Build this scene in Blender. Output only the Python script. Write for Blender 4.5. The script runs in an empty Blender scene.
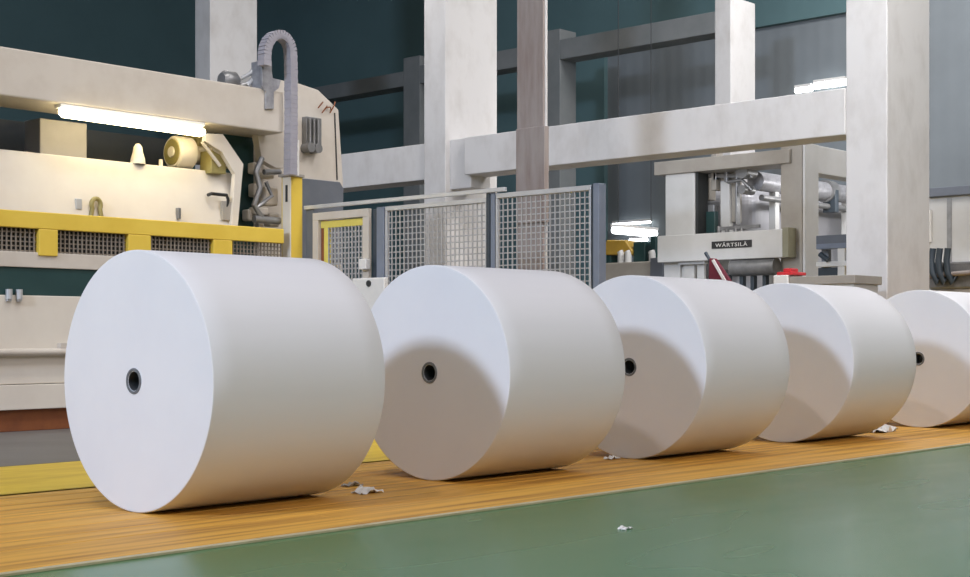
import bpy, math, random
from mathutils import Vector, Matrix
random.seed(7)
SC = bpy.context.scene
COL = SC.collection

# ---------------------------------------------------------------- camera
F_PX, YAW, HOR, EYE = 1405.64, math.radians(47.3864), 334.22, 0.8821
ca, sa = math.cos(YAW), math.sin(YAW)
cam_d = bpy.data.cameras.new('camera')
cam = bpy.data.objects.new('camera', cam_d); COL.objects.link(cam)
cam.location = (0, 0, EYE)
cam_d.sensor_width = 36.0
cam_d.lens = 36.0*F_PX/970.0
cam_d.shift_y = (HOR - 288.5)/970.0
cam_d.clip_end = 200
SC.camera = cam
# forward is (sin YAW, cos YAW): X runs along the row of rolls, Y away from the viewer across it
cam.rotation_euler = (math.pi/2, 0, -math.atan2(sa, ca))

# ---------------------------------------------------------------- light and exposure
SC.view_settings.view_transform = 'Standard'
SC.view_settings.look = 'None'
SC.view_settings.gamma = 1.0
SC.view_settings.use_curve_mapping = False
SC.view_settings.exposure = 0.0
world = bpy.data.worlds.new('world'); SC.world = world
world.use_nodes = True
world.node_tree.nodes['Background'].inputs[0].default_value = (0.75, 0.85, 1.0, 1)
world.node_tree.nodes['Background'].inputs[1].default_value = 0.3

def area(name, loc, target, sx, sy, power, color):
    l = bpy.data.lights.new(name, 'AREA'); l.shape = 'RECTANGLE'; l.size = sx; l.size_y = sy
    l.energy = power; l.color = color
    o = bpy.data.objects.new(name, l); COL.objects.link(o); o.location = loc
    v = Vector(target) - Vector(loc)
    o.rotation_euler = v.to_track_quat('-Z', 'Y').to_euler()
    return o
area('high_window_light', (-12.7, 6.0, 9.6), (7.5, 6.2, 0.6), 2.0, 1.6, 2650, (0.66, 0.78, 1.0))
area('front_fill', (6.0, -8.0, 8.2), (9.0, 6.0, 0.8), 14, 2.6, 830, (1.0, 0.92, 0.945))  # added soft fill from the viewer's side; no window stands there
area('hall_light_row', (-0.3, 4.7, 9.8), (4.0, 6.0, 0), 0.36, 0.36, 240, (1.0, 0.88, 0.87))
area('hall_light_middle', (7.5, -1.6, 9.8), (7.5, 1.0, 0), 13, 1.2, 340, (1.0, 0.92, 0.94))
bay = area('column_fill', (11.4, 4.4, 9.6), (14.3, 8.7, 2.9), 1.6, 3.0, 250, (1.0, 0.98, 0.99))  # extra fill added to brighten the column and beam faces
bay.data.spread = math.radians(105)
area('press_zone_fill', (19.6, 9.0, 9.0), (20.3, 12.5, 2.0), 2.5, 1.2, 560, (1.0, 0.98, 0.99))  # unseen fill added to lift the press and pale hood
wl = area('winder_fill', (7.2, 8.2, 9.6), (7.4, 11.8, 2.8), 4.0, 0.8, 80, (1.0, 0.96, 0.93)); wl.data.spread = math.radians(100)  # fill added over the aisle, narrowed to brighten the winder front
area('corner_fill', (11.9, 15.0, 7.6), (14.4, 16.0, 3.0), 0.6, 4.0, 120, (1.0, 0.95, 0.91))  # unseen fill, added to lift the left beam and side cabinet
area('press_fill', (14.95, 11.6, 3.4), (18.5, 11.8, 2.4), 0.15, 3.0, 66, (1.0, 0.98, 0.98))  # fill hidden behind the long beam, added to light the press
area('hood_fill', (20.8, 10.98, 3.2), (21.0, 12.2, 2.2), 3.0, 0.15, 24, (1.0, 0.99, 1.0))  # fill tucked under the girder, added to brighten the pale hood

# ---------------------------------------------------------------- helpers
def PU(x, y, U):
    t = (x-485.0)/F_PX; d = U/(sa+t*ca)
    return Vector((U, d*(ca-t*sa), EYE+(HOR-y)*d/F_PX))
def PV(x, y, V):
    t = (x-485.0)/F_PX; d = V/(ca-t*sa)
    return Vector((d*(sa+t*ca), V, EYE+(HOR-y)*d/F_PX))
def PF(x, y):
    t = (x-485.0)/F_PX; d = EYE*F_PX/(y-HOR)
    return Vector((d*(sa+t*ca), d*(ca-t*sa), 0))

class MB:
    def __init__(self): self.v = []; self.f = []; self.m = []; self.s = []
    def add(self, vs, fs, mi=0, smooth=False):
        n = len(self.v); self.v += [Vector(p) for p in vs]
        for f in fs:
            self.f.append([n+i for i in f]); self.m.append(mi); self.s.append(smooth)
        return self
    def box(self, a, b, mi=0):
        x0, x1 = sorted((a[0], b[0])); y0, y1 = sorted((a[1], b[1])); z0, z1 = sorted((a[2], b[2]))
        vs = [(x0,y0,z0),(x1,y0,z0),(x1,y1,z0),(x0,y1,z0),(x0,y0,z1),(x1,y0,z1),(x1,y1,z1),(x0,y1,z1)]
        return self.add(vs, [(0,3,2,1),(4,5,6,7),(0,1,5,4),(1,2,6,5),(2,3,7,6),(3,0,4,7)], mi)
    def prism(self, pts, vec, mi=0):
        """polygon (3D points) pushed along vec"""
        n = len(pts); vec = Vector(vec)
        vs = [Vector(p) for p in pts] + [Vector(p)+vec for p in pts]
        fs = [tuple(range(n))[::-1], tuple(range(n, 2*n))] + [(i, (i+1) % n, n+(i+1) % n, n+i) for i in range(n)]
        return self.add(vs, fs, mi)
    def bar(self, p, q, w, t, mi=0, up=(0,0,1)):
        """rectangular bar from p to q"""
        p, q = Vector(p), Vector(q); d = (q-p).normalized(); u = Vector(up)
        s = d.cross(u)
        if s.length < 1e-4: s = d.cross(Vector((1,0,0)))
        s.normalize(); u = s.cross(d).normalized()
        vs = []
        for c in (p, q):
            for i, j in ((-1,-1),(1,-1),(1,1),(-1,1)): vs.append(c + s*(w/2*i) + u*(t/2*j))
        return self.add(vs, [(0,1,2,3),(7,6,5,4),(0,4,5,1),(1,5,6,2),(2,6,7,3),(3,7,4,0)], mi)
    def tube(self, path, r, n=12, mi=0, cap=True):
        path = [Vector(p) for p in path]; rs = r if isinstance(r, (list, tuple)) else [r]*len(path)
        prev = None; rings = []
        for i, p in enumerate(path):
            d = (path[min(i+1, len(path)-1)] - path[max(i-1, 0)]).normalized()
            if prev is None:
                s = d.cross(Vector((0,0,1)))
                if s.length < 1e-3: s = d.cross(Vector((0,1,0)))
            else: s = prev - d*prev.dot(d)
            s.normalize(); prev = s; u = d.cross(s)
            rings.append([p + s*(math.cos(2*math.pi*k/n)*rs[i]) + u*(math.sin(2*math.pi*k/n)*rs[i]) for k in range(n)])
        vs = [q for rr in rings for q in rr]; fs = []
        for i in range(len(path)-1):
            for k in range(n): fs.append((i*n+k, i*n+(k+1) % n, (i+1)*n+(k+1) % n, (i+1)*n+k))
        self.add(vs, fs, mi, True)
        if cap: self.add(rings[0], [tuple(range(n))[::-1]], mi); self.add(rings[-1], [tuple(range(n))], mi)
        return self
    def lathe(self, prof, base, axis='X', n=96, mi=0):
        """prof: list of (a, r) along axis; closed surfaces where r reaches 0 are left to the profile"""
        vs = []; fs = []; m = len(prof)
        for k in range(n):
            c, s = math.cos(2*math.pi*k/n), math.sin(2*math.pi*k/n)
            for a, r in prof:
                if axis == 'X': vs.append((base[0]+a, base[1]+r*c, base[2]+r*s))
                elif axis == 'Y': vs.append((base[0]+r*s, base[1]+a, base[2]+r*c))
                else: vs.append((base[0]+r*c, base[1]+r*s, base[2]+a))
        for k in range(n):
            for i in range(m-1):
                fs.append((k*m+i, k*m+i+1, ((k+1) % n)*m+i+1, ((k+1) % n)*m+i))
        return self.add(vs, fs, mi, True)

def make(name, mb, mats, parent=None, bevel=0.0, seg=2):
    """link the collected shapes as ONE mesh object"""
    me = bpy.data.meshes.new(name)
    mats = mats if isinstance(mats, (list, tuple)) else [mats]
    if parent is None:
        lo = [min(p[i] for p in mb.v) for i in range(3)]; hi = [max(p[i] for p in mb.v) for i in range(3)]
        org = Vector(((lo[0]+hi[0])/2, (lo[1]+hi[1])/2, lo[2]))
    else:
        org = Vector((0,0,0)); q = parent
        while q: org = org + q.location; q = q.parent
    me.from_pydata([tuple(p-org) for p in mb.v], [], mb.f)
    for m in mats: me.materials.append(m)
    for i, p in enumerate(me.polygons): p.material_index = mb.m[i]; p.use_smooth = mb.s[i]
    me.validate()
    import bmesh
    bm = bmesh.new(); bm.from_mesh(me); bmesh.ops.recalc_face_normals(bm, faces=bm.faces)
    for e in bm.edges:
        if len(e.link_faces) == 2 and e.calc_face_angle(0) > math.radians(38): e.smooth = False
    bm.to_mesh(me); bm.free()
    o = bpy.data.objects.new(name, me); COL.objects.link(o)
    if parent is None: o.location = org
    else: o.parent = parent
    if bevel:
        b = o.modifiers.new('bevel', 'BEVEL'); b.width = bevel; b.segments = seg; b.limit_method = 'ANGLE'; b.angle_limit = math.radians(40)
    return o
def tag(o, label, cat, group=None):
    o['label'] = label; o['category'] = cat
    if group: o['group'] = group
    return o
def thing(name, label, cat, loc, group=None):
    o = bpy.data.objects.new(name, None); COL.objects.link(o); o.location = loc; o.empty_display_size = .2
    return tag(o, label, cat, group)
def struct(o, label=None):
    o['kind'] = 'structure'
    if label: o['label'] = label
    return o

# ---------------------------------------------------------------- materials
def mat(name, c1, c2=None, rough=0.5, metal=0.0, scale=3.0, stretch=(1,1,1), bump=0.0, detail=5.0, lo=0.35, hi=0.7, spec=0.5, rvar=0.0, coat=0.0):
    m = bpy.data.materials.new(name); m.use_nodes = True
    nt = m.node_tree; N = nt.nodes; L = nt.links; b = N['Principled BSDF']
    b.inputs['Roughness'].default_value = rough; b.inputs['Metallic'].default_value = metal
    b.inputs['Specular IOR Level'].default_value = spec
    b.inputs['Coat Weight'].default_value = coat
    c2 = c2 or tuple(x*0.88 for x in c1)
    tc = N.new('ShaderNodeTexCoord'); mp = N.new('ShaderNodeMapping'); mp.inputs['Scale'].default_value = stretch
    nz = N.new('ShaderNodeTexNoise'); nz.inputs['Scale'].default_value = scale; nz.inputs['Detail'].default_value = detail; nz.inputs['Roughness'].default_value = 0.6
    rp = N.new('ShaderNodeValToRGB'); rp.color_ramp.elements[0].position = lo; rp.color_ramp.elements[1].position = hi
    rp.color_ramp.elements[0].color = (*c1, 1); rp.color_ramp.elements[1].color = (*c2, 1)
    L.new(tc.outputs['Object'], mp.inputs['Vector']); L.new(mp.outputs[0], nz.inputs['Vector'])
    L.new(nz.outputs['Fac'], rp.inputs['Fac']); L.new(rp.outputs['Color'], b.inputs['Base Color'])
    if rvar:
        mr = N.new('ShaderNodeMapRange'); mr.inputs['To Min'].default_value = rough; mr.inputs['To Max'].default_value = rough+rvar
        L.new(nz.outputs['Fac'], mr.inputs['Value']); L.new(mr.outputs[0], b.inputs['Roughness'])
    if bump:
        bp = N.new('ShaderNodeBump'); bp.inputs['Strength'].default_value = bump; bp.inputs['Distance'].default_value = 0.01
        L.new(nz.outputs['Fac'], bp.inputs['Height']); L.new(bp.outputs[0], b.inputs['Normal'])
    return m
def glow(name, color, strength):
    m = bpy.data.materials.new(name); m.use_nodes = True; b = m.node_tree.nodes['Principled BSDF']
    b.inputs['Base Color'].default_value = (.9,.9,.9,1); b.inputs['Emission Color'].default_value = (*color,1); b.inputs['Emission Strength'].default_value = strength
    return m
M = {}
M['paper'] = mat('paper', (.80,.80,.81), (.75,.75,.76), .62, scale=1.2, stretch=(.15,1.5,1.5), spec=.25)
M['end'] = mat('paper_end', (.82,.83,.85), (.78,.79,.82), .7, scale=2.0, spec=.2)
M['core'] = mat('core_steel', (.10,.11,.12), (.05,.055,.06), .45, .3, scale=20)
M['corering'] = mat('core_rim', (.24,.26,.28), (.16,.17,.19), .5, .3, scale=20)
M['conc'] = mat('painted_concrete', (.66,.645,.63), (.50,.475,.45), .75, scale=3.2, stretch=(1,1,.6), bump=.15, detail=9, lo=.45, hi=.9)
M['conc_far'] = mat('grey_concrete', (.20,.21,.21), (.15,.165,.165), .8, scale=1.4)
M['rust'] = mat('weathered_steel', (.33,.29,.27), (.20,.14,.12), .7, scale=2.0, stretch=(3,3,.45), bump=.2, detail=8, lo=.4, hi=.78)
M['cream'] = mat('cream_paint', (.72,.67,.58), (.64,.58,.50), .5, scale=1.3)
M['beige'] = mat('beige_paint', (.60,.55,.48), (.50,.44,.37), .55, scale=2.5, lo=.45, hi=.85)
M['pale'] = mat('pale_grey_paint', (.60,.60,.59), (.53,.53,.51), .5, scale=2)
M['tan'] = mat('tan_grey_paint', (.36,.335,.295), (.29,.265,.23), .55, scale=2)
M['yellow'] = mat('yellow_paint', (.80,.58,.085), (.72,.50,.06), .42, scale=2)
M['lyellow'] = mat('light_yellow_paint', (.80,.68,.16), (.72,.60,.12), .45, scale=3)
M['dgreen'] = mat('dark_green_paint', (.012,.045,.045), (.02,.06,.058), .45, scale=2)
M['slate'] = mat('slate_grey_paint', (.12,.135,.16), (.15,.165,.19), .45, scale=3)
M['dslate'] = mat('dark_slate_paint', (.035,.05,.065), (.05,.065,.08), .45, scale=3)
M['greyblue'] = mat('blue_grey_paint', (.21,.24,.30), (.17,.20,.25), .45, scale=3)
M['alu'] = mat('aluminium', (.60,.61,.62), (.52,.53,.54), .4, .3, scale=4)
M['wire'] = mat('galvanised_wire', (.52,.52,.52), (.44,.44,.44), .5, .2, scale=9)
M['dwire'] = mat('dull_wire', (.30,.26,.21), (.22,.19,.16), .55, .2, scale=9)
M['dark'] = mat('dark_interior', (.022,.026,.028), (.035,.036,.034), .7, scale=4)
M['brown'] = mat('brown_oxide', (.28,.09,.025), (.20,.06,.02), .6, scale=5)
M['metal'] = mat('grey_metal', (.30,.30,.30), (.20,.20,.20), .4, .5, scale=6)
M['lmetal'] = mat('light_steel', (.40,.40,.42), (.26,.26,.28), .45, .3, scale=14)
M['olive'] = mat('olive_metal', (.34,.29,.10), (.25,.21,.08), .5, .1, scale=6)
M['tanolive'] = mat('olive_drab_paint', (.27,.26,.18), (.22,.21,.14), .55, scale=4)
M['slab'] = mat('grey_floor', (.17,.16,.15), (.13,.12,.11), .5, scale=1.2)
M['lane'] = mat('yellow_lane_paint', (.80,.55,.03), (.55,.33,.03), .4, scale=1.6, stretch=(.6,3,1), rvar=.2, lo=.4, hi=.75)
M['drum'] = mat('pale_drum', (.50,.50,.53), (.45,.45,.48), .35, .1, scale=.8)
M['lilac'] = mat('lilac_grey_paint', (.45,.43,.45), (.40,.38,.40), .5, scale=3)
M['chain'] = mat('grey_plastic', (.35,.34,.38), (.29,.28,.32), .5, scale=5)
M['black'] = mat('black_plate', (.02,.021,.022), (.03,.03,.031), .45, scale=8)
M['white'] = mat('white_enamel', (.78,.77,.74), (.72,.71,.68), .4, scale=4)
M['maroon'] = mat('maroon_cloth', (.17,.02,.035), (.12,.015,.03), .8, scale=9)
M['red'] = mat('red_plastic', (.62,.03,.04), (.52,.025,.03), .4, scale=9)
M['amber'] = mat('amber_paint', (.45,.28,.04), (.36,.22,.03), .5, scale=3)
M['wallteal'] = mat('teal_wall', (.105,.185,.195), (.09,.16,.17), .85, scale=.5)
M['ceil'] = mat('dark_ceiling', (.10,.13,.13), (.08,.11,.11), .9, scale=.5)
M['wallpale'] = mat('side_wall', (.34,.35,.35), (.30,.31,.31), .85, scale=.5)
M['warm_tube'] = glow('warm_tube', (1.0,.84,.48), 15)
M['cool_tube'] = glow('cool_tube', (.93,.98,1.0), 9)

# green epoxy: wet look, drag marks along the aisle
M['edge'] = mat('pale_edge', (.56,.50,.32), (.44,.38,.22), .5, scale=4)
M['green'] = mat('green_epoxy', (.042,.178,.064), (.082,.195,.088), .17, scale=.9, stretch=(.5,1.6,1), rvar=.18, spec=.55, detail=1.5, lo=.25, hi=.8)
# ochre wooden boards with long streaks
def boards():
    m = mat('ochre_boards', (.72,.385,.06), (.33,.14,.025), .45, scale=1.5, stretch=(.35,9,1), detail=7, rvar=.2, bump=.12, lo=.44, hi=.70)
    return m
M['boards'] = boards()
def corrugated(name, c):
    m = mat(name, c, tuple(x*.85 for x in c), .8, scale=.6)
    nt = m.node_tree; N = nt.nodes; L = nt.links
    w = N.new('ShaderNodeTexWave'); w.wave_type = 'BANDS'; w.bands_direction = 'Y'; w.inputs['Scale'].default_value = 1.1
    tc = N.new('ShaderNodeTexCoord'); L.new(tc.outputs['Object'], w.inputs['Vector'])
    bp = N.new('ShaderNodeBump'); bp.inputs['Strength'].default_value = .08; bp.inputs['Distance'].default_value = .05
    L.new(w.outputs['Fac'], bp.inputs['Height']); L.new(bp.outputs[0], N['Principled BSDF'].inputs['Normal'])
    return m
M['corr'] = corrugated('corrugated_sheet', (.20,.225,.24))

# ---------------------------------------------------------------- the hall
U0, U1, V_0, V_1, H = -14.0, 24.0, -9.0, 31.0, 10.5
struct(make('floor', MB().box((U0,V_0,-.2), (U1,V_1,-.012)), M['green']))
# ochre boards laid in a strip under the rolls, one board row per 0.235 m with open joints
b = MB(); y = 4.85
while y < 7.0:
    x = U0 + random.uniform(0, 2)
    xs = U0
    w = .46 if y < 5.2 else .235
    while xs < U1 - .1:
        xe = min(xs + random.uniform(3.2, 4.6), U1)
        b.box((xs+.002, y+.007, -.012), (xe-.002, y+w-.007, 0)); xs = xe
    y += w
struct(make('floor_slab', MB().box((U0,8.72,-.012), (U1,V_1,0)), M['slab']))
struct(make('floor_lane', MB().box((U0,7.12,-.012), (U1-.2,8.7,0)), M['lane']))
boards_o = struct(make('floor_planks', b, M['boards'], bevel=.003, seg=1))
struct(make('trim_1', MB().box((U0,4.806,-.012), (U1,4.846,0)), M['edge'], bevel=.002))
struct(make('wall_east', MB().box((U1,V_0,0), (U1+.2,V_1,H)), M['corr']))
struct(make('wall_north', MB().box((U0,V_1,0), (U1,V_1+.2,H)), M['wallteal']))
struct(make('wall_south', MB().box((U0,V_0-.2,0), (U1,V_0,H)), M['wallpale']))
struct(make('wall_west', MB().box((U0-.2,V_0,0), (U0,V_1,H)), M['wallpale']))
struct(make('ceiling', MB().box((U0,V_0,H), (U1,V_1,H+.2)), M['ceil']))
# teal cladding above the far frame
struct(make('trim_2', MB().box((U1-.12,12.2,6.9), (U1,V_1,H)), M['wallteal']))
struct(make('trim_3', MB().box((U1-.12,18.5,0), (U1,V_1,6.9)), M['wallteal']))

def column(u, v, du, dv, m, label, z1=H):
    return struct(make('concrete_column', MB().box((u,v,0), (u+du,v+dv,z1)), m, bevel=.012), label)
UB = 14.35
column(UB, 7.20, 1.05, .50, M['conc'], 'broad white concrete column behind the fourth and fifth paper rolls')
column(UB, 13.97, 1.10, .43, M['conc'], 'tall white concrete column behind the mesh fence')
column(UB, 19.52, 1.00, .43, M['conc'], 'pale concrete column rising behind the cream machine beam')
def beam(v0, v1, m, label, u=UB-.02, z0=3.12, z1=3.645, du=.45):
    return struct(make('concrete_beam', MB().box((u,v0,z0), (u+du,v1,z1)), m, bevel=.01), label)
beam(7.70, 13.58, M['conc'], 'long white concrete beam spanning between the two big columns')
beam(14.40, 19.52, M['conc'], 'pale concrete beam running from tall column towards the cream machine', u=UB+.05)
struct(make('concrete_corbel', MB().box((UB+.10,13.56,2.95), (UB+.5,13.98,3.66)), M['conc'], bevel=.01), 'short recessed concrete block between beam end and tall column')
# the far frame
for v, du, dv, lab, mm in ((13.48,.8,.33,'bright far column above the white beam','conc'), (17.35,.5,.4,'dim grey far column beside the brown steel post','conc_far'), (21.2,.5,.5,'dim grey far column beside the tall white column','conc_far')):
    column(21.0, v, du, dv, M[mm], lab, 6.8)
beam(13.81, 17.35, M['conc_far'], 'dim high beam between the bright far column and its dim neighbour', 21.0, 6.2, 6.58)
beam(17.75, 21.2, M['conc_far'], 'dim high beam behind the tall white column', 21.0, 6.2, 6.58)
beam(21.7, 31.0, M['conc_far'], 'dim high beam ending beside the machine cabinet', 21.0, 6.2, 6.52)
# brown steel post
p = thing('steel_post', 'weathered brown steel post standing in front of the white beam', 'post', (11.5, 9.95, 0))
v0, v1 = PU(517,100,11.5).y, PU(543,100,11.5).y
make('shaft', MB().box((11.5,v1,0), (11.56,v0,H)), M['rust'], p, .004)
zs0, zs1 = PU(530,186,11.5).z, PU(530,128,11.5).z
make('sleeve', MB().box((11.47,v1-.045,zs0-.4), (11.545,v0-.01,zs1)), M['rust'], p, .004)
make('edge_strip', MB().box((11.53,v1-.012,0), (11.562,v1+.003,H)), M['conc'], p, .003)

# ---------------------------------------------------------------- paper rolls
R, LEN, V0 = 0.65, 1.094, 5.987
FL = 0.0
def make_roll():
    mb = MB(); rc = .048
    e = .006
    prof = [(0,rc)] + [(0, r) for r in (.12,.25,.4,.55)] + [(0,R-e),(e*.3,R-e*.3),(e,R)] + [(LEN*k/8,R) for k in range(1,8)] + [(LEN-e,R),(LEN-e*.3,R-e*.3),(LEN,R-e)] + [(LEN,.4),(LEN,rc)]
    mb.lathe(prof, (0,0,R), 'X', 160)
    # end faces carry the edge-wound paper look
    m = len(prof)-1
    for i in range(len(mb.f)):
        k = i % m
        mb.m[i] = 1 if (k < 5 or k >= m-2) else 0
        mb.s[i] = not (k < 5 or k >= m-2)
    me_o = make_at('paper_roll', mb, [M['paper'], M['end']])
    c = MB()
    c.lathe([(.02,.047),(-.004,.051),(-.004,.064),(.006,.067)], (0,0,R), 'X', 48)
    make('core_rim', c, M['corering'], me_o)
    c = MB(); c.lathe([(.0,.050),(.02,.047),(.10,.045),(.10,.001)], (0,0,R), 'X', 48)
    make('core_tube', c, M['core'], me_o)
    c = MB(); c.lathe([(LEN-.006,.050),(LEN-.006,.066),(LEN+.004,.062),(LEN+.004,.040),(LEN-.10,.038),(LEN-.10,.001)], (0,0,R), 'X', 48)
    make('core_end', c, M['core'], me_o)
    return me_o
def make_at(name, mb, mats):
    me = bpy.data.meshes.new(name); me.from_pydata([tuple(p) for p in mb.v], [], mb.f)
    for m in mats: me.materials.append(m)
    for i, p in enumerate(me.polygons): p.material_index = mb.m[i]; p.use_smooth = mb.s[i]
    import bmesh
    bm = bmesh.new(); bm.from_mesh(me); bmesh.ops.recalc_face_normals(bm, faces=bm.faces)
    for e in bm.edges:
        if len(e.link_faces) == 2 and e.calc_face_angle(0) > math.radians(38): e.smooth = False
    bm.to_mesh(me); bm.free()
    o = bpy.data.objects.new(name, me); COL.objects.link(o); return o
proto = make_roll()
roll_labels = ['huge white paper roll with fully lit end face, before the cream machine',
               'huge white paper roll with shadowed core, in front of the mesh fence',
               'white paper roll in front of the end post of the mesh fence, core half hidden',
               'white paper roll in front of the sign beam press, core hidden',
               'white paper roll at the far end of the row, below the broad column']
for i, u in enumerate((3.942, 6.013, 8.014, 10.073, 12.557)):
    if i == 0: o = proto
    else:
        o = proto.copy(); COL.objects.link(o)
        for ch in proto.children:
            c = ch.copy(); COL.objects.link(c); c.parent = o
    o.location = (u, V0, FL); o.rotation_euler = (0,0,0)
    tag(o, roll_labels[i], 'paper roll', 'paper rolls laid end to end in a row')

# ---------------------------------------------------------------- mesh fence
UF = 9.89
def wires(mb, u, va, vb, za, zb, pitch, t):
    n = max(1, round(abs(vb-va)/pitch)); m = max(1, round(abs(zb-za)/pitch))
    for i in range(n+1):
        v = va+(vb-va)*i/n; mb.box((u-t/2, v-t/2, za), (u+t/2, v+t/2, zb))
    for j in range(m+1):
        z = za+(zb-za)*j/m; mb.box((u+t/2, va, z-t/2), (u+t*1.5, vb, z+t/2))
fence = thing('safety_fence', 'blue-grey wire mesh safety fence with yellow-barred gate behind the paper rolls', 'fence', (UF, 9.5, 0))
def post(v0, v1, m, name='post', u0=UF-.03, u1=UF+.06, z=2.225):
    o = make(name, MB().box((u0,min(v0,v1),0), (u1,max(v0,v1),z)), m, fence, .006); return o
post(PU(595,183,UF).y, PU(601,183,UF).y, M['greyblue'], u1=UF+.075)
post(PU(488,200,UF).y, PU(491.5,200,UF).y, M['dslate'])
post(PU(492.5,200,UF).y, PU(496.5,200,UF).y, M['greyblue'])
post(PU(378.5,200,UF).y, PU(386,200,UF).y, M['greyblue'], z=2.185)
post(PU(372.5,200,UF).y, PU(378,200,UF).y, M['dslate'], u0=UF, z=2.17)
post(PU(308,200,UF).y, PU(316,200,UF).y, M['slate'], z=2.25)
make('top_rail', MB().box((UF-.06,8.80,2.225), (UF-.02,11.70,2.265)), M['alu'], fence, .004)
def panel(xa, xb, zt, pitch, t):
    va, vb = PU(xa,200,UF).y, PU(xb,200,UF).y
    fr = MB(); w = .045
    fr.box((UF-.02,vb,zt-w), (UF+.02,va,zt)); fr.box((UF-.02,vb,.1), (UF+.02,va,.1+w))
    fr.box((UF-.02,va-.022,.1+w), (UF+.02,va,zt-w)); fr.box((UF-.02,vb,.1+w), (UF+.02,vb+.022,zt-w))
    pf = make('panel_frame', fr, M['alu'], fence, .003)
    wm = MB(); wires(wm, UF+.0, va-.022, vb+.022, .1+w, zt-w, pitch, t)
    make('wire_mesh', wm, M['wire'], pf)
panel(386.5, 488, 2.185, .060, .0105)
panel(497, 592, 2.215, .058, .0105)
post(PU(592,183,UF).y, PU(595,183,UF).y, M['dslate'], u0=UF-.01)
ga, gb = PU(316,200,UF).y, PU(372,200,UF).y
fr = MB(); w = .11
fr.box((UF-.05,gb,2.18-w*.75), (UF-.005,ga,2.18)); fr.box((UF-.05,gb,.08), (UF-.005,ga,.08+w))
fr.box((UF-.05,ga-.09,.08+w), (UF-.005,ga,2.18-w*.75)); fr.box((UF-.05,gb,.08+w), (UF-.005,gb+.09,2.18-w*.75))
gate = make('gate', fr, M['beige'], fence, .005); gate['label'] = 'pale framed gate with yellow inner bars'
fr = MB(); ia, ib = ga-.09, gb+.09
fr.box((UF-.01,ib,2.015), (UF+.05,ia,2.09)); fr.box((UF-.01,ia-.115,.2), (UF+.05,ia-.05,2.015))
make('yellow_bars', fr, M['lyellow'], gate, .004)
make('inner_post', MB().box((UF-.005,ia-.05,.15), (UF+.06,ia,2.10)), M['brown'], gate, .004)
wm = MB(); wires(wm, UF+.0, ia-.115, ib, .19, 2.015, .055, .0145); make('wire_mesh', wm, M['wire'], gate)
lt = MB(); c = PU(371,264,UF); lt.box((UF-.12,c.y-.05,c.z-.06), (UF-.05,c.y+.06,c.z+.05)); make('latch', lt, M['white'], gate, .01)

# valve bracket in front of the gate
bk = thing('valve_bracket', 'white bracket plate with a small hole beside the gate, behind the second roll', 'bracket', (UF-.35, 10.5, 0))
ub = UF-.3
pl = MB(); a0, a1 = PU(352,280,ub), PU(384,300,ub)
pl.box((ub,a1.y,1.05), (ub+.06,a0.y,PU(366,278,ub).z)); make('plate', pl, M['white'], bk, .012)
st = MB(); st.box((ub+.01,(a0.y+a1.y)/2-.06,0), (ub+.08,(a0.y+a1.y)/2+.06,1.06)); make('stand', st, M['beige'], bk, .006)
hp = PU(369,283.5,ub); ho = MB(); ho.tube([(ub-.012,hp.y,hp.z),(ub+.01,hp.y,hp.z)], .032, 20); make('bolt_hole', ho, M['dark'], bk)

# ---------------------------------------------------------------- cream winding machine
VM = 11.7
mac = thing('paper_winder', 'long cream paper winding machine with yellow guard rail and lit hood', 'machine', (7.0, VM+.6, 0))
UL = 3.6
def zV(x, y, V): return PV(x, y, V).z
make('top_beam', MB().box((UL,VM,3.02), (9.55,VM+.62,3.46)), M['beige'], mac, .015)
# hood: a sheet leaning back a little under the beam
hb = MB(); hb.prism([(UL,VM+.14,1.96),(UL,VM+.26,2.575),(UL,VM+.36,2.575),(UL,VM+.36,1.96)], (9.06-UL,0,0)); hood = make('front_hood', hb, M['cream'], mac, .01)
# hood fittings
e = PV(95,205,VM+.16); ring = MB()
pts = [(e.x+math.cos(t)*.05, e.y-.02, e.z+math.sin(t)*.06) for t in [i*math.pi/10 for i in range(-2, 13)]]
pts = [(e.x+.06, e.y-.02, e.z-.13)] + pts + [(e.x-.06, e.y-.02, e.z-.13)]
ring.tube(pts, .022, 10); make('lifting_eye', ring, M['olive'], hood)
e = PV(78,204,VM+.17); make('label_plate', MB().box((e.x-.03,e.y-.02,e.z-.05), (e.x+.03,e.y+.02,e.z+.05)), M['alu'], hood, .003)
e = PV(178,213,VM+.15); make('bolt', MB().box((e.x-.016,e.y-.03,e.z-.06), (e.x+.016,e.y+.02,e.z+.05)), M['metal'], hood, .003)
ha, hbp = PV(208,195,VM+.18), PV(227,196,VM+.18); hd = MB()
hd.tube([ha, ha+Vector((.0,-.06,.01)), hbp+Vector((-.05,-.06,.0)), hbp+Vector((-.02,-.05,-.05)), PV(223,212,VM+.18)+Vector((0,-.02,0))], .018, 10)
make('handle', hd, M['black'], hood)
hs = MB(); q0, q1 = PV(221,201,VM+.16), PV(232,221,VM+.16); hs.box((q0.x,q0.y-.03,q1.z), (q1.x,q0.y+.01,q0.z)); make('hinge_block', hs, M['tan'], hood, .004)
kn = PV(139,154,VM+.26); k = MB(); k.lathe([(0,.075),(.05,.07),(.12,.05),(.17,.042),(.2,.02),(.205,.001)], (kn.x,kn.y+.02,2.57), 'Z', 20); make('knob', k, M['cream'], hood)
kn = PV(162,163,VM+.26); k = MB(); k.lathe([(0,.02),(.07,.02),(.075,.001)], (kn.x,kn.y+.02,2.57), 'Z', 12); make('pin', k, M['cream'], hood)
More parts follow.
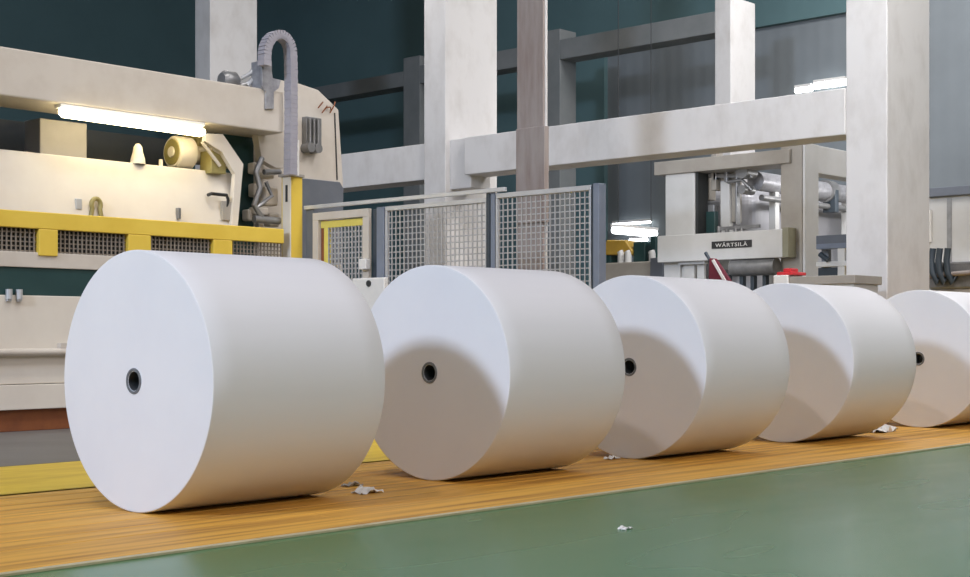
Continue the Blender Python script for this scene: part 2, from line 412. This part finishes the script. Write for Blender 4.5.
# hood end plate with chamfer
pts = [PV(x, y, VM+.10) for x, y in ((206,133.5),(223,134),(243.5,164),(238,226),(231.5,226),(235,174),(222,152),(205,141))]
make('end_bracket', MB().prism(pts, (0,.06,0)), M['cream'], mac, .004)
pts = [PV(x, y, VM+.16) for x, y in ((212,150),(226,158),(226,174),(211,173))]
make('hanger_block', MB().prism(pts, (0,.2,0)), M['olive'], mac, .006)
dr = MB(); dr.tube([PV(202,142,VM+.14), PV(220,166,VM+.14)], .018, 8); make('tie_rod', dr, M['beige'], mac)
# interior roller seen under the lamp
rl = MB(); c0 = PV(172,152,VM+.45)
rl.lathe([(-.02,.001),(-.02,.05),(0,.055),(0,.15),(.02,.17),(.20,.17),(.22,.15),(.22,.09),(.75,.09),(.75,.001)], c0, 'X', 40); ro = make('guide_roller', rl, M['cream'], mac)
rl = MB(); rl.lathe([(-.008,.06),(-.008,.13),(.0,.135)], c0, 'X', 40); make('roller_cap', rl, M['olive'], ro)
bxm = MB(); c1 = PV(190,150,VM+.5)
for dx, dz, s in ((.1,.12,.1),(.2,.0,.12),(.34,.08,.09),(.42,-.08,.08)): bxm.box((c1.x+dx-s/2,c1.y-.06,c1.z+dz-s), (c1.x+dx+s/2,c1.y+.2,c1.z+dz+s))
make('roller_bearings', bxm, M['olive'], mac, .015)
make('gap_shade', MB().box((9.06,VM+.52,1.0), (9.56,VM+.56,3.02)), M['dgreen'], mac)  # dark sheet standing in for the shade inside the open gap
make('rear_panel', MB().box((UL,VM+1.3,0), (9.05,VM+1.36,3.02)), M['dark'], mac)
gx0, gx1 = PV(40,140,VM+.7).x, PV(87,140,VM+.7).x
make('control_box', MB().box((gx0,VM+.7,2.30), (gx1,VM+1.0,2.98)), M['lilac'], mac, .01)
# yellow guard rail
gr = MB(); z0, z1, zt = 1.60, 1.845, 2.0
gr.box((UL,VM-.02,z1), (9.545,VM+.06,zt))
for xa, xb in ((-50,-32),(38,57),(127.5,150),(212.5,231.5)):
    a, bq = PV(xa,240,VM).x, PV(xb,240,VM).x; gr.box((a,VM-.02,z0), (bq,VM+.06,z1))
guard = make('guard_rail', gr, M['yellow'], mac, .008)
def wires_u(mb, v, ua, ub_, za, zb, pitch, t):
    n = round((ub_-ua)/pitch); m = round((zb-za)/pitch)
    for i in range(n+1): x = ua+(ub_-ua)*i/n; mb.box((x-t/2,v,za), (x+t/2,v+t,zb))
    for j in range(m+1): z = za+(zb-za)*j/m; mb.box((ua,v+t,z-t/2), (ub_,v+2*t,z+t/2))
wm = MB(); wires_u(wm, VM+.02, UL, 9.54, 1.60, 1.85, .045, .012); make('guard_mesh', wm, M['dwire'], guard)
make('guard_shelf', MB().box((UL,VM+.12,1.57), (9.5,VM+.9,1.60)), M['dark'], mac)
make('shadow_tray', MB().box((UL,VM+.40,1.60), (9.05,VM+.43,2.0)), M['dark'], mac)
# lower skirt
make('upper_skirt', MB().box((UL,VM+.0,1.49), (9.52,VM+.08,1.63)), M['beige'], mac, .006)
make('green_band', MB().box((UL,VM+.02,1.235), (9.52,VM+.12,1.49)), M['dgreen'], mac, .004)
make('lower_skirt', MB().box((UL,VM+.0,.43), (9.52,VM+.1,1.235)), M['cream'], mac, .008)
make('bottom_skirt', MB().box((UL,VM-.02,.20), (9.52,VM+.1,.425)), M['cream'], mac, .006)
make('plinth', MB().box((UL,VM+.06,0), (9.52,VM+.9,.20)), M['brown'], mac, .006)
pp = MB(); pp.tube([(UL,VM-.05,.72),(9.4,VM-.05,.72)], .035, 14)
for u in (6.93, 8.2): pp.box((u-.05,VM-.07,.70), (u+.05,VM+.02,.80))
make('conduit_pipe', pp, M['beige'], mac)
e = PV(13,296,VM); cl = MB()
for dx in (-.05,.05): cl.tube([(e.x+dx,VM-.02,e.z-.03),(e.x+dx,VM-.02,e.z+.06)], .03, 12); cl.box((e.x+dx-.02,VM-.03,e.z-.05), (e.x+dx+.02,VM+.01,e.z-.02))
make('pipe_clamps', cl, M['alu'], mac, .003)
# corner post
pu0, pu1 = PV(291,200,VM).x, PV(302.5,200,VM).x
make('corner_post', MB().box((pu0,VM,0), (pu1,VM+.16,2.57)), M['yellow'], mac, .006)
make('post_lit_side', MB().box((pu0-.012,VM-.005,0), (pu0-.001,VM+.13,2.57)), M['cream'], mac, .003)  # lamp glare on the post's side, put in as a cream plate
make('post_cap', MB().box((pu0-.04,VM-.02,2.57), (pu1+.015,VM+.17,2.60)), M['tan'], mac, .004)
make('post_tag', MB().box((pu0-.016,VM+.04,2.30), (pu0-.011,VM+.075,2.48)), M['dark'], mac)
# cabinet and its side plate
VC = 12.3
pts = [(9.62,VC,0),(10.93,VC,0),(10.93,VC,2.68),(10.86,VC,3.49),(10.55,VC,3.68),(10.24,VC,3.72),(9.62,VC,3.72)]
cab = make('side_cabinet', MB().prism(pts, (0,.7,0)), M['beige'], mac, .012)
make('cabinet_seam', MB().bar(PV(334.5,113,VC-.003), PV(337,180,VC-.003), .018, .012), M['dark'], cab)
f0, f1 = PV(302,117,VC), PV(317,150,VC)
fx = MB(); fx.box((f0.x,VC-.08,f1.z), (f1.x,VC,f0.z))
for k in range(3): fx.tube([(f0.x+.03+k*.06,VC-.1,f1.z+.03),(f0.x+.03+k*.06,VC-.1,f0.z-.02)], .018, 8)
for dx in (.03, .14): fx.tube([(f0.x+dx,VC-.13,f1.z+.0),(f0.x+dx,VC,f1.z+.0)], .055, 16)
make('valve_unit', fx, M['metal'], cab, .004)
ws = MB(); 
for k in range(4):
    s = PV(318+k*4,108+(k % 2)*5,VC-.02); t = PV(323+k*4,102+(k % 3)*4,VC-.02); ws.tube([s,(s+t)/2+Vector((0,-.03,.02)),t], .008, 6)
make('loose_wires', ws, M['brown'], cab)
make('grey_cover', MB().prism([PV(x,y,VC-.05) for x,y in ((302,178),(340,182),(343.5,188),(343.5,262),(302,262))], (0,.05,0)), M['slate'], mac, .006)
make('end_plate', MB().prism([PV(x,y,VM+.3) for x,y in ((257,132),(284,134),(284,168),(276,168),(262,160))], (0,.1,0)), M['beige'], mac, .005)
ml = MB()
for x, y, w_, h_, dv in ((258,168,8,12,.3),(268,176,14,6,.28),(272,196,13,20,.30),(258,190,7,14,.34),(262,211,14,9,.3),(275,220,10,14,.34),(251,215,5,12,.36)):
    a, c_ = PV(x-w_/2,y-h_/2,VM+dv), PV(x+w_/2,y+h_/2,VM+dv); ml.box((a.x,VM+dv,c_.z), (c_.x,VM+dv+.12,a.z))
ml.box((PV(259,200,VM+.42).x,VM+.42,1.6), (9.62,VM+.5,3.02))
make('bearing_block', ml, M['beige'], mac, .02)
ml = MB()
ml.tube([PV(262,158,VM+.22),PV(256,172,VM+.2),PV(260,188,VM+.2),PV(254,205,VM+.2),PV(262,218,VM+.2)], .03, 10)
ml.tube([PV(264,172,VM+.22),PV(280,172,VM+.22)], .03, 10)
ml.tube([PV(256,208,VM+.2),PV(272,196,VM+.2),PV(266,182,VM+.2)], .022, 8)
ml.tube([PV(254,219,VM+.2),PV(279,221,VM+.2)], .04, 10)
make('hydraulic_hoses', ml, M['metal'], mac)
# things on the beam
mo = MB(); c0 = PV(229,76,VM+.25)
mo.lathe([(-.1,.001),(-.1,.07),(-.06,.10),(.06,.10),(.10,.07),(.10,.001)], (c0.x,c0.y,3.46+.08), 'X', 20); mo.box((c0.x-.1,c0.y-.08,3.455), (c0.x+.1,c0.y+.08,3.50)); make('drive_motor', mo, M['metal'], mac)
hz = MB()
hz.tube([(c0.x+.08,c0.y,3.52), PV(240,79,VM+.2), PV(250,74,VM+.2), PV(259,62,VM+.2), PV(262,52,VM+.2)], .022, 10)
hz.tube([(c0.x+.08,c0.y,3.49), PV(246,84,VM+.2), PV(256,78,VM+.2), PV(262,70,VM+.2)], .018, 10)
hz.tube([PV(247,86,VM+.2), PV(252,80,VM+.2), PV(258,86,VM+.2)], .03, 10)
make('air_hoses', hz, M['alu'], mac)
bp = MB(); bp.prism([PV(x,y,VM-.03) for x,y in ((262,54),(270,56),(273,78),(281,80),(279,88),(274,92),(274,109),(266,109),(266,92),(262,86))], (0,.028,0)); bp.box(PV(263,60,VM), PV(272,92,VM)+Vector((0,.2,0))); make('chain_bracket', bp, M['lmetal'], mac, .004)
# drag chain arch: many small links
path = []
for x, y in ((264.5,66),(264.5,60)): path.append(PV(x,y,VM-.1))
cx, cy, rx, ry = 277.5, 55, 13.0, 20.0
for k in range(0, 19):
    t = math.pi - math.pi*k/18; path.append(PV(cx+rx*math.cos(t), cy-ry*math.sin(t), VM-.1))
for x, y in ((291,70),(291,100),(291,130),(290.5,160),(290.5,175)): path.append(PV(x,y,VM-.1))
dense = []
for i in range(len(path)-1):
    n = max(1, round((path[i+1]-path[i]).length/.045))
    for k in range(n): dense.append(path[i].lerp(path[i+1], k/n))
dense.append(path[-1])
ch = MB()
for i in range(len(dense)-1):
    d = dense[i+1]-dense[i]; ch.bar(dense[i]+d*.02, dense[i+1]-d*.01, .11, .092 if i % 2 else .097, up=Vector((d.z,0,-d.x)))
make('cable_chain', ch, M['chain'], mac)
make('chain_guide', MB().bar(PV(296,140,VM-.06), PV(296,176,VM-.06), .05, .05), M['white'], mac, .004)
tu = MB(); tl = PV(60,118,VM+.02).x; tr = PV(204,129,VM+.02).x
lf = make('strip_light', MB().box((tl,VM+.0,2.985), (tr,VM+.12,3.02)), M['white'], mac, .006); lf['label'] = 'glowing warm strip light'
tu.tube([(tl,VM+.02,2.945),(tl+.03,VM+.02,2.945),(tr-.05,VM+.02,2.925),(tr,VM+.02,2.925)], [.03,.052,.052,.03], 16); make('tube', tu, M['warm_tube'], lf)

# ---------------------------------------------------------------- press with the sign beam
UP = 18.5
pr = thing('paper_press', 'grey paper machine press with black name plate on its cross beam', 'machine', (19.2, 12.0, 0))
def boxU(x0, y0, x1, y1, U, depth):
    a, c = PU(x0,y0,U), PU(x1,y1,U); zc = (PU(x0,y0,U).z+PU(x1,y0,U).z)/2
    return (U, c.y, c.z), (U+depth, a.y, a.z)
pv0, pv1 = 13.28, 10.84
make('top_rail', MB().box((UP-.06,pv1-.02,3.43), (UP+.5,pv0,3.64)), M['tan'], pr, .01)
make('frame_leg', MB().box((UP,12.54,0), (UP+.3,13.1,3.43)), M['pale'], pr, .01)
make('frame_leg', MB().box((UP,10.64,0), (UP+.40,11.0,3.72)), M['tan'], pr, .01)
make('leg_cover', MB().box((UP+.02,10.60,0), (UP+.42,10.64,3.72)), M['pale'], pr, .005)
make('leg_edge', MB().box((UP+.02,12.49,2.4), (UP+.3,12.535,3.43)), M['dark'], pr)
cb = thing('cross_beam', 'pale beam running back from the press leg towards the far wall', 'beam', (UP+3.1, 10.76, 0))
make('girder', MB().box((UP+.43,10.62,3.30), (UP+3.2,10.9,3.72)), M['pale'], cb, .01)
make('support', MB().box((UP+3.0,10.65,0), (UP+3.2,10.87,3.30)), M['pale'], cb, .01)
sb = make('sign_beam', MB().box((UP-.22,pv1,2.02), (UP,pv0-.18,2.44)), M['pale'], pr, .01)
make('beam_end_strip', MB().box((UP-.222,pv1-.10,2.02), (UP,pv1,2.46)), M['tanolive'], pr, .004)
us = UP-.235
n0, n1 = PU(711.5,249,us), PU(751.5,241,us)
nz0, nz1 = 2.195, 2.305
npl = make('name_plate', MB().box((us,n1.y,nz0), (UP-.22,n0.y,nz1)), M['black'], pr, .002)
# lettering
cu = bpy.data.curves.new('lettering', 'FONT'); cu.body = 'W\u00c4RTSIL\u00c4'; cu.size = .1; cu.extrude = .002; cu.align_x = 'CENTER'; cu.align_y = 'CENTER'; cu.space_character = 1.15
to = bpy.data.objects.new('lettering_tmp', cu); COL.objects.link(to)
dg = bpy.context.evaluated_depsgraph_get()
me = bpy.data.meshes.new_from_object(to.evaluated_get(dg)); bpy.data.objects.remove(to)
xs = [v.co.x for v in me.vertices]; ys = [v.co.y for v in me.vertices]
sx = (n0.y-n1.y)*.80/(max(xs)-min(xs)); sy = .068/(max(ys)-min(ys)); mx = (max(xs)+min(xs))/2; my = (max(ys)+min(ys))/2
for v in me.vertices:
    x, y, z = v.co; v.co = (us-.003-z, (n0.y+n1.y)/2-(x-mx)*sx, (nz0+nz1)/2+(y-my)*sy)
off = Vector(pr.location); 
for v in me.vertices: v.co -= off
me.materials.clear(); me.materials.append(M['white'])
lo = bpy.data.objects.new('lettering', me); COL.objects.link(lo); lo.parent = npl
# actuators between the legs
ac = MB()
a, c = PU(697,150,UP+.35), PU(707,235,UP+.35)
for x0, x1, y0, y1, dp in ((697,709,168,200,.5),(711,716,150,190,.3),(720,735,172,222,.45)):
    p0, p1 = PU(x0,y0,UP+dp), PU(x1,y1,UP+dp); ac.box((UP+dp,p1.y,p1.z), (UP+dp+.2,p0.y,p0.z))
make('actuator_block', ac, M['tan'], pr, .01)
ac = MB()
p0, p1 = PU(721,176,UP+.4), PU(730,222,UP+.4); ac.box((UP+.38,p1.y,1.9), (UP+.5,p0.y,3.3))
make('lift_column', ac, M['pale'], pr, .01)
ac = MB()
for x0, y0, x1, y1 in ((713,158,716,180),(724,158,727,182),(735,170,737,225),(706,205,714,232)):
    p0, p1 = PU(x0,y0,UP+.3), PU(x1,y1,UP+.3); ac.box((UP+.3,p1.y,p1.z), (UP+.4,p0.y,p0.z))
p0 = PU(745,172,UP+.3); ac.tube([(UP+.2,p0.y,p0.z),(UP+.5,p0.y,p0.z)], .11, 18)
p0 = PU(745,190,UP+.3); ac.tube([(UP+.2,p0.y,p0.z),(UP+.5,p0.y,p0.z)], .07, 14); 
ac.tube([PU(728,182,UP+.3),PU(742,180,UP+.3),PU(752,190,UP+.35)], .03, 8)
ac.bar(PU(700,176,UP+.34), PU(752,176,UP+.34), .06, .06)
make('clamp_arm', ac, M['metal'], pr, .008)
ac = MB()
p0, p1 = PU(704,212,UP+.28), PU(716,236,UP+.28); ac.box((UP+.25,p1.y,2.3), (UP+.35,p0.y,p0.z))
make('valve_cover', ac, M['dgreen'], pr, .01)
ac = MB(); 
for x0 in (721,729,738,744): p0 = PU(x0,228,UP+.2); ac.tube([(UP+.15,p0.y,2.42),(UP+.15,p0.y,2.42+.1+.05*(x0 % 3))], .035, 10)
ac.bar(PU(718,229,UP+.15), PU(760,226,UP+.15), .05, .05)
make('spindle_row', ac, M['metal'], pr)
# below the sign beam
lo_ = MB(); lo_.box((UP+.0,10.98,0), (UP+.06,12.5,1.4)); make('lower_panel', lo_, M['slate'], pr, .006)
for x0, x1 in ((664,680),(684,694),(697,704)):
    p0, p1 = PU(x0,266,UP-.06), PU(x1,300,UP-.06); make('cover_plate', MB().box((UP-.06,p1.y,.9), (UP,p0.y,p0.z+.06)), M['pale'], pr, .006)
rl = MB(); p0, p1 = PU(733,268,UP-.12), PU(777,265,UP-.12)
rl.tube([(UP-.12,p1.y,p0.z),(UP-.12,p0.y,p0.z)], .13, 24); make('press_roll', rl, M['metal'], pr)
pf = MB(); pf.bar(PU(680,263,UP-.1), PU(706,262,UP-.1), .1, .06); make('pipe_shelf', pf, M['alu'], pr, .004)
fr = MB()
for x in (718,727,741,752,764): q = PU(x,280,UP-.1); fr.box((UP-.1,q.y-.03,0), (UP+.0,q.y+.03,1.80))
fr.box((UP-.1,11.1,1.45), (UP,12.4,1.52)); make('support_bars', fr, M['dslate'], pr, .006)
# dryer drum behind the press
du = thing('machine_hood', 'big pale rounded machine hood behind the press frame', 'hood', (21.0, 12.6, 0))
make('shell', MB().box((19.45,12.12,.12), (23.4,13.15,3.30)), M['drum'], du, .32, 8)
make('plinth', MB().box((19.6,12.3,0), (23.3,13.0,.2)), M['slate'], du, .01)
pi = thing('overhead_pipe', 'long silver pipe with flanged joint running along the pale hood', 'pipe', (20.5, 11.9, 0))
PVp = 11.82
pa, pb = PV(741,177,PVp), PV(860,198,PVp)
zz = (pa.z+pb.z)/2; xs_ = UP+.62
d = MB(); d.tube([(xs_,PVp,zz),(pb.x+1.0,PVp,zz)], .15, 24); make('pipe_run', d, M['lmetal'], pi)
d = MB(); d.tube([(xs_+.1,PVp-.05,zz-.26),(pb.x+1.0,PVp-.05,zz-.26)], .05, 14); make('lower_line', d, M['metal'], pi)
fl = PV(827,184,PVp).x; d = MB(); d.tube([(fl-.1,PVp,zz),(fl+.12,PVp,zz)], .19, 24); make('flange', d, M['metal'], pi)
make('hanger_plate', MB().box((fl-.06,PVp-.19,zz-.36), (fl+.06,PVp+.05,zz+.02)), M['dslate'], pi, .01)
for uu in (fl+.6, xs_+.5): make('pipe_stand', MB().box((uu,PVp-.06,0), (uu+.12,PVp+.06,zz-.1)), M['pale'], pi, .006)

# roller bank and side table near the broad column
UT = 15.9
rb = thing('roller_table', 'grey steel roller bank beside the broad white column', 'machine', (UT+.3, 9.0, 0))
for y0, y1, m_ in ((236,243,'slate'),(244,248,'greyblue'),(262,266,'white')):
    p0, p1 = PU(818,y0,UT+.3), PU(850,y1,UT+.3); make('cross_bar', MB().box((UT+.25,p1.y-.3,p1.z), (UT+.42,p0.y,p0.z)), M[m_], rb, .006)
p0, p1 = PU(818,268,UT+.3), PU(841,276,UT+.3); make('dark_bar', MB().box((UT+.3,p1.y,p1.z), (UT+.4,p0.y,p0.z)), M['dslate'], rb, .006)
rr = MB(); q = PU(820,254,UT+.2); rr.tube([q, PU(828,260,UT+.2)], .035, 10); make('lever', rr, M['dslate'], rb)
p0 = PU(839,255,UT+.3); make('upright', MB().box((UT+.26,p0.y-.10,0), (UT+.40,p0.y+.0,PU(839,236,UT+.3).z)), M['white'], rb, .006)
p0 = PU(821,255,UT+.34); make('upright', MB().box((UT+.42,p0.y-.06,0), (UT+.5,p0.y+.04,PU(821,236,UT+.3).z)), M['slate'], rb, .006)
UW = 13.3
wt = thing('work_bench', 'long grey-brown bench top behind the fourth paper roll', 'bench', (UW, 8.3, 0))
p0, p1 = PU(789,275,UW), PU(855,283,UW); zt = (PU(800,276,UW).z+PU(846,275.5,UW).z)/2
make('bench_top', MB().box((UW,p1.y,zt-.09), (UW+.6,p0.y,zt)), M['tan'], wt, .006)
make('bench_front', MB().box((UW+.03,p1.y+.03,0), (UW+.57,p0.y-.03,zt-.09)), M['pale'], wt, .006)
q0, q1 = PU(774,274,UW), PU(789,284,UW)
wc = tag(make('white_cabinet', MB().box((UW-.02,q1.y+.005,0), (UW+.4,q0.y,zt+.02)), M['white'], None, .012), 'narrow white cabinet with red tray on top, beside the bench', 'cabinet')
rt = thing('red_tray', 'small red tray with raised centre on the narrow white cabinet', 'tray', (UW+.1, (q0.y+q1.y)/2, zt+.02))
c = PU(794,273,UW); cy = (q0.y+q1.y)/2
make('tray_base', MB().box((UW,cy-.13,zt+.02), (UW+.3,cy+.06,zt+.055)), M['red'], rt, .008)
make('tray_grip', MB().box((UW+.05,cy-.09,zt+.055), (UW+.2,cy+.01,zt+.095)), M['red'], rt, .01)

# maroon flag on a slanted pole
UFl = 12.4
fg = thing('furled_flag', 'maroon furled flag with white stripe on slanted pole behind third roll', 'flag', (UFl, 8.9, 0))
tip, low = PU(705.5,252.5,UFl), PU(733,300,UFl)
gnd = tip + (low-tip)*(tip.z/(tip.z-low.z)); 
d = MB(); d.tube([tip, gnd], .018, 10); make('pole', d, M['dslate'], fg)
pts = [PU(x,y,UFl-.02) for x,y in ((709,258),(715,258.5),(732,284),(738,300),(704,300),(708,284))]
make('cloth', MB().prism(pts, (.05,0,0)), M['maroon'], fg, .012)
d = MB(); d.bar(PU(713,260,UFl-.03), PU(730,290,UFl-.03), .02, .028, up=(0,1,0)); d.bar(PU(709,283,UFl-.03), PU(717,296,UFl-.03), .02, .03, up=(0,1,0)); make('stripe', d, M['white'], fg)

# far machines seen past the fence end
fm = thing('far_machine', 'distant dull machine with amber hood past the fence end post', 'machine', (20.0, 15.0, 0))
UM = 19.5
p0, p1 = PU(604,262,UM), PU(662,262,UM)
make('machine_base', MB().box((UM,p1.y,0), (UM+.8,p0.y,PU(630,262,UM).z)), M['tan'], fm, .02)
p0, p1 = PU(605,240,UM+.1), PU(631,254,UM+.1)
make('amber_hood', MB().prism([PU(x,y,UM+.1) for x,y in ((604,252),(606,240),(625,240),(632,251),(631,255),(604,255))], (.5,0,0)), M['amber'], fm, .02)
for x0,y0,x1,y1 in ((606,250,611,264),(633,242,645,264),(650,236,656,246)): a, c = PU(x0,y0,UM+.15), PU(x1,y1,UM+.15); make('dark_housing', MB().box((UM+.15,c.y,min(c.z,PU(630,262,UM).z-.02)), (UM+.35,a.y,a.z)), M['dgreen'], fm, .02)
for x in (616,623,647): a = PU(x,258,UM-.05); make('valve_stem', MB().tube([(UM+.1,a.y,a.z-.15),(UM+.1,a.y,a.z+.08),(UM+.1,a.y+.02,a.z+.12)], .06, 12), M['pale'], fm)
d = MB(); a, c = PU(650,258,UM-.05), PU(663,285,UM-.05); d.box((UM-.05,c.y,0), (UM+.0,a.y,a.z)); make('side_plate', d, M['slate'], fm, .01)

def strip(name_label, p, q, r, hang=None):
    t = thing('strip_light', name_label, 'light', ((p+q)/2))
    d = MB(); d.tube([p, q], r, 12); make('tube', d, M['cool_tube'], t)
    dirn = (q-p).normalized()
    d = MB(); d.bar(p+Vector((0,0,r+.02)), q+Vector((0,0,r+.02)), r*2.4, .05); make('housing', d, M['white'], t)
    if hang:
        for k in (.1,.9): c = p.lerp(q,k); make('suspension_rod', MB().tube([c+Vector((0,0,r)), Vector((c.x,c.y,H))], .007, 6), M['dark'], t)
    else:
        for k in (.1,.9): c = p.lerp(q,k); make('wall_bracket', MB().bar(c+Vector((0,0,r+.02)), Vector((U1,c.y,c.z+r+.02)), .04, .04), M['slate'], t)
    return t
a, c = PV(614,230,15.0), PV(655,234,15.0); a.z = c.z = (a.z+c.z)/2
strip('bright hanging strip light over the far machine with amber hood', a, c, .062, True)
a, c = PU(613,225,U1-.15), PU(651,221.5,U1-.15); a.z = c.z = (a.z+c.z)/2
strip('thin wall strip light just above the bright hanging one', a, c, .025)
a, c = PU(630,240.5,U1-.15), PU(647,239.5,U1-.15); a.z = c.z = (a.z+c.z)/2
strip('short wall strip light below the bright hanging one', a, c, .035)
a, c = PU(796,91.5,U1-.3), PU(812,88,U1-.3); a.z = c.z = (a.z+c.z)/2
strip('short strip light above the white beam, second from the broad column', a, c, .05)
a, c = PU(815,87.5,U1-.3), PU(846,81,U1-.3); a.z = c.z = (a.z+c.z)/2
strip('long strip light above the white beam, next to the broad column', a, c, .06)

# past the broad column
UD = 19.0
dc = thing('steel_cabinet', 'tall grey steel cabinet with white handle bar past the broad column', 'cabinet', (UD, 8.3, 0))
va, vb = PU(926,220,UD).y, PU(985,220,UD).y
make('cabinet_body', MB().box((UD,vb,0), (UD+.6,va,PU(940,197,UD).z)), M['pale'], dc, .01)
make('cornice', MB().box((UD-.1,vb,PU(940,197,UD).z), (UD+.6,va,PU(940,188,UD).z)), M['slate'], dc, .01)
q0, q1 = PU(927,210,UD-.03), PU(931,242,UD-.03); make('handle_bar', MB().box((UD-.04,q1.y,q1.z), (UD,q0.y,q0.z)), M['white'], dc, .006)
make('door_gap', MB().box((UD-.006,PU(952,220,UD).y,1.2), (UD+.01,PU(947,220,UD).y,PU(940,199,UD).z)), M['metal'], dc)
UE = 17.0
pm = thing('pump_unit', 'dark grey pump with bent pipes before the tall steel cabinet', 'pump', (UE, 7.4, 0))
q0, q1 = PU(928,256,UE), PU(962,275,UE)
make('pump_body', MB().box((UE,q1.y-.3,1.45), (UE+.3,q0.y,PU(940,262,UE).z)), M['metal'], pm, .03)
d = MB()
for x in (933,940,948): s = PU(x,268,UE-.06); d.tube([s+Vector((0,0,.25)), s+Vector((0,.02,.1)), s+Vector((-.02,0,-.05)), s+Vector((0,-.05,-.18)), s+Vector((.05,-.08,-.1))], .04, 10)
make('bent_pipe', d, M['dslate'], pm)
make('pump_base', MB().box((UE+.02,q1.y-.28,0), (UE+.28,q0.y-.02,1.45)), M['tan'], pm, .01)
d = MB(); d.tube([PU(926,276,UE-.05), PU(990,271,UE-.05)], .03, 10); make('rail', d, M['rust'], pm)

# ---------------------------------------------------------------- small litter on the floor
def scrap(px, py, s, label, seed, m='white', z0=.001):
    rnd = random.Random(seed); c = PF(px, py); n = 7; vs = []; fs = []
    for i in range(n):
        for j in range(n):
            x, y = (i/(n-1)-.5)*s, (j/(n-1)-.5)*s*.6
            z = z0 + max(0, .25*s*rnd.random()*(1-abs(2*i/(n-1)-1)*.6))
            vs.append((c.x+x+rnd.uniform(-1,1)*s*.05, c.y+y+rnd.uniform(-1,1)*s*.05, z))
    for i in range(n-1):
        for j in range(n-1): fs.append((i*n+j, (i+1)*n+j, (i+1)*n+j+1, i*n+j+1))
    mb = MB(); mb.add(vs, fs)
    o = make('paper_scrap', mb, M[m], None)
    so = o.modifiers.new('thickness', 'SOLIDIFY'); so.thickness = .002
    return tag(o, label, 'paper scrap', 'torn paper scraps on the boards')
scrap(368, 493, .17, 'torn grey-white paper scrap on the boards between first and second roll', 3)
scrap(880, 432, .34, 'crumpled white paper scrap at the foot of the fourth roll', 5)
scrap(612, 459, .12, 'small torn paper scrap between second and third roll', 8)
scrap(352, 486, .12, 'dull flattened paper scrap under the edge of the first roll', 9, 'tan')
scrap(625, 526.5, .07, 'tiny white flake standing in for a reflection on the green floor', 11, 'white', -.011)  # small white sheet put in for a glint on the epoxy
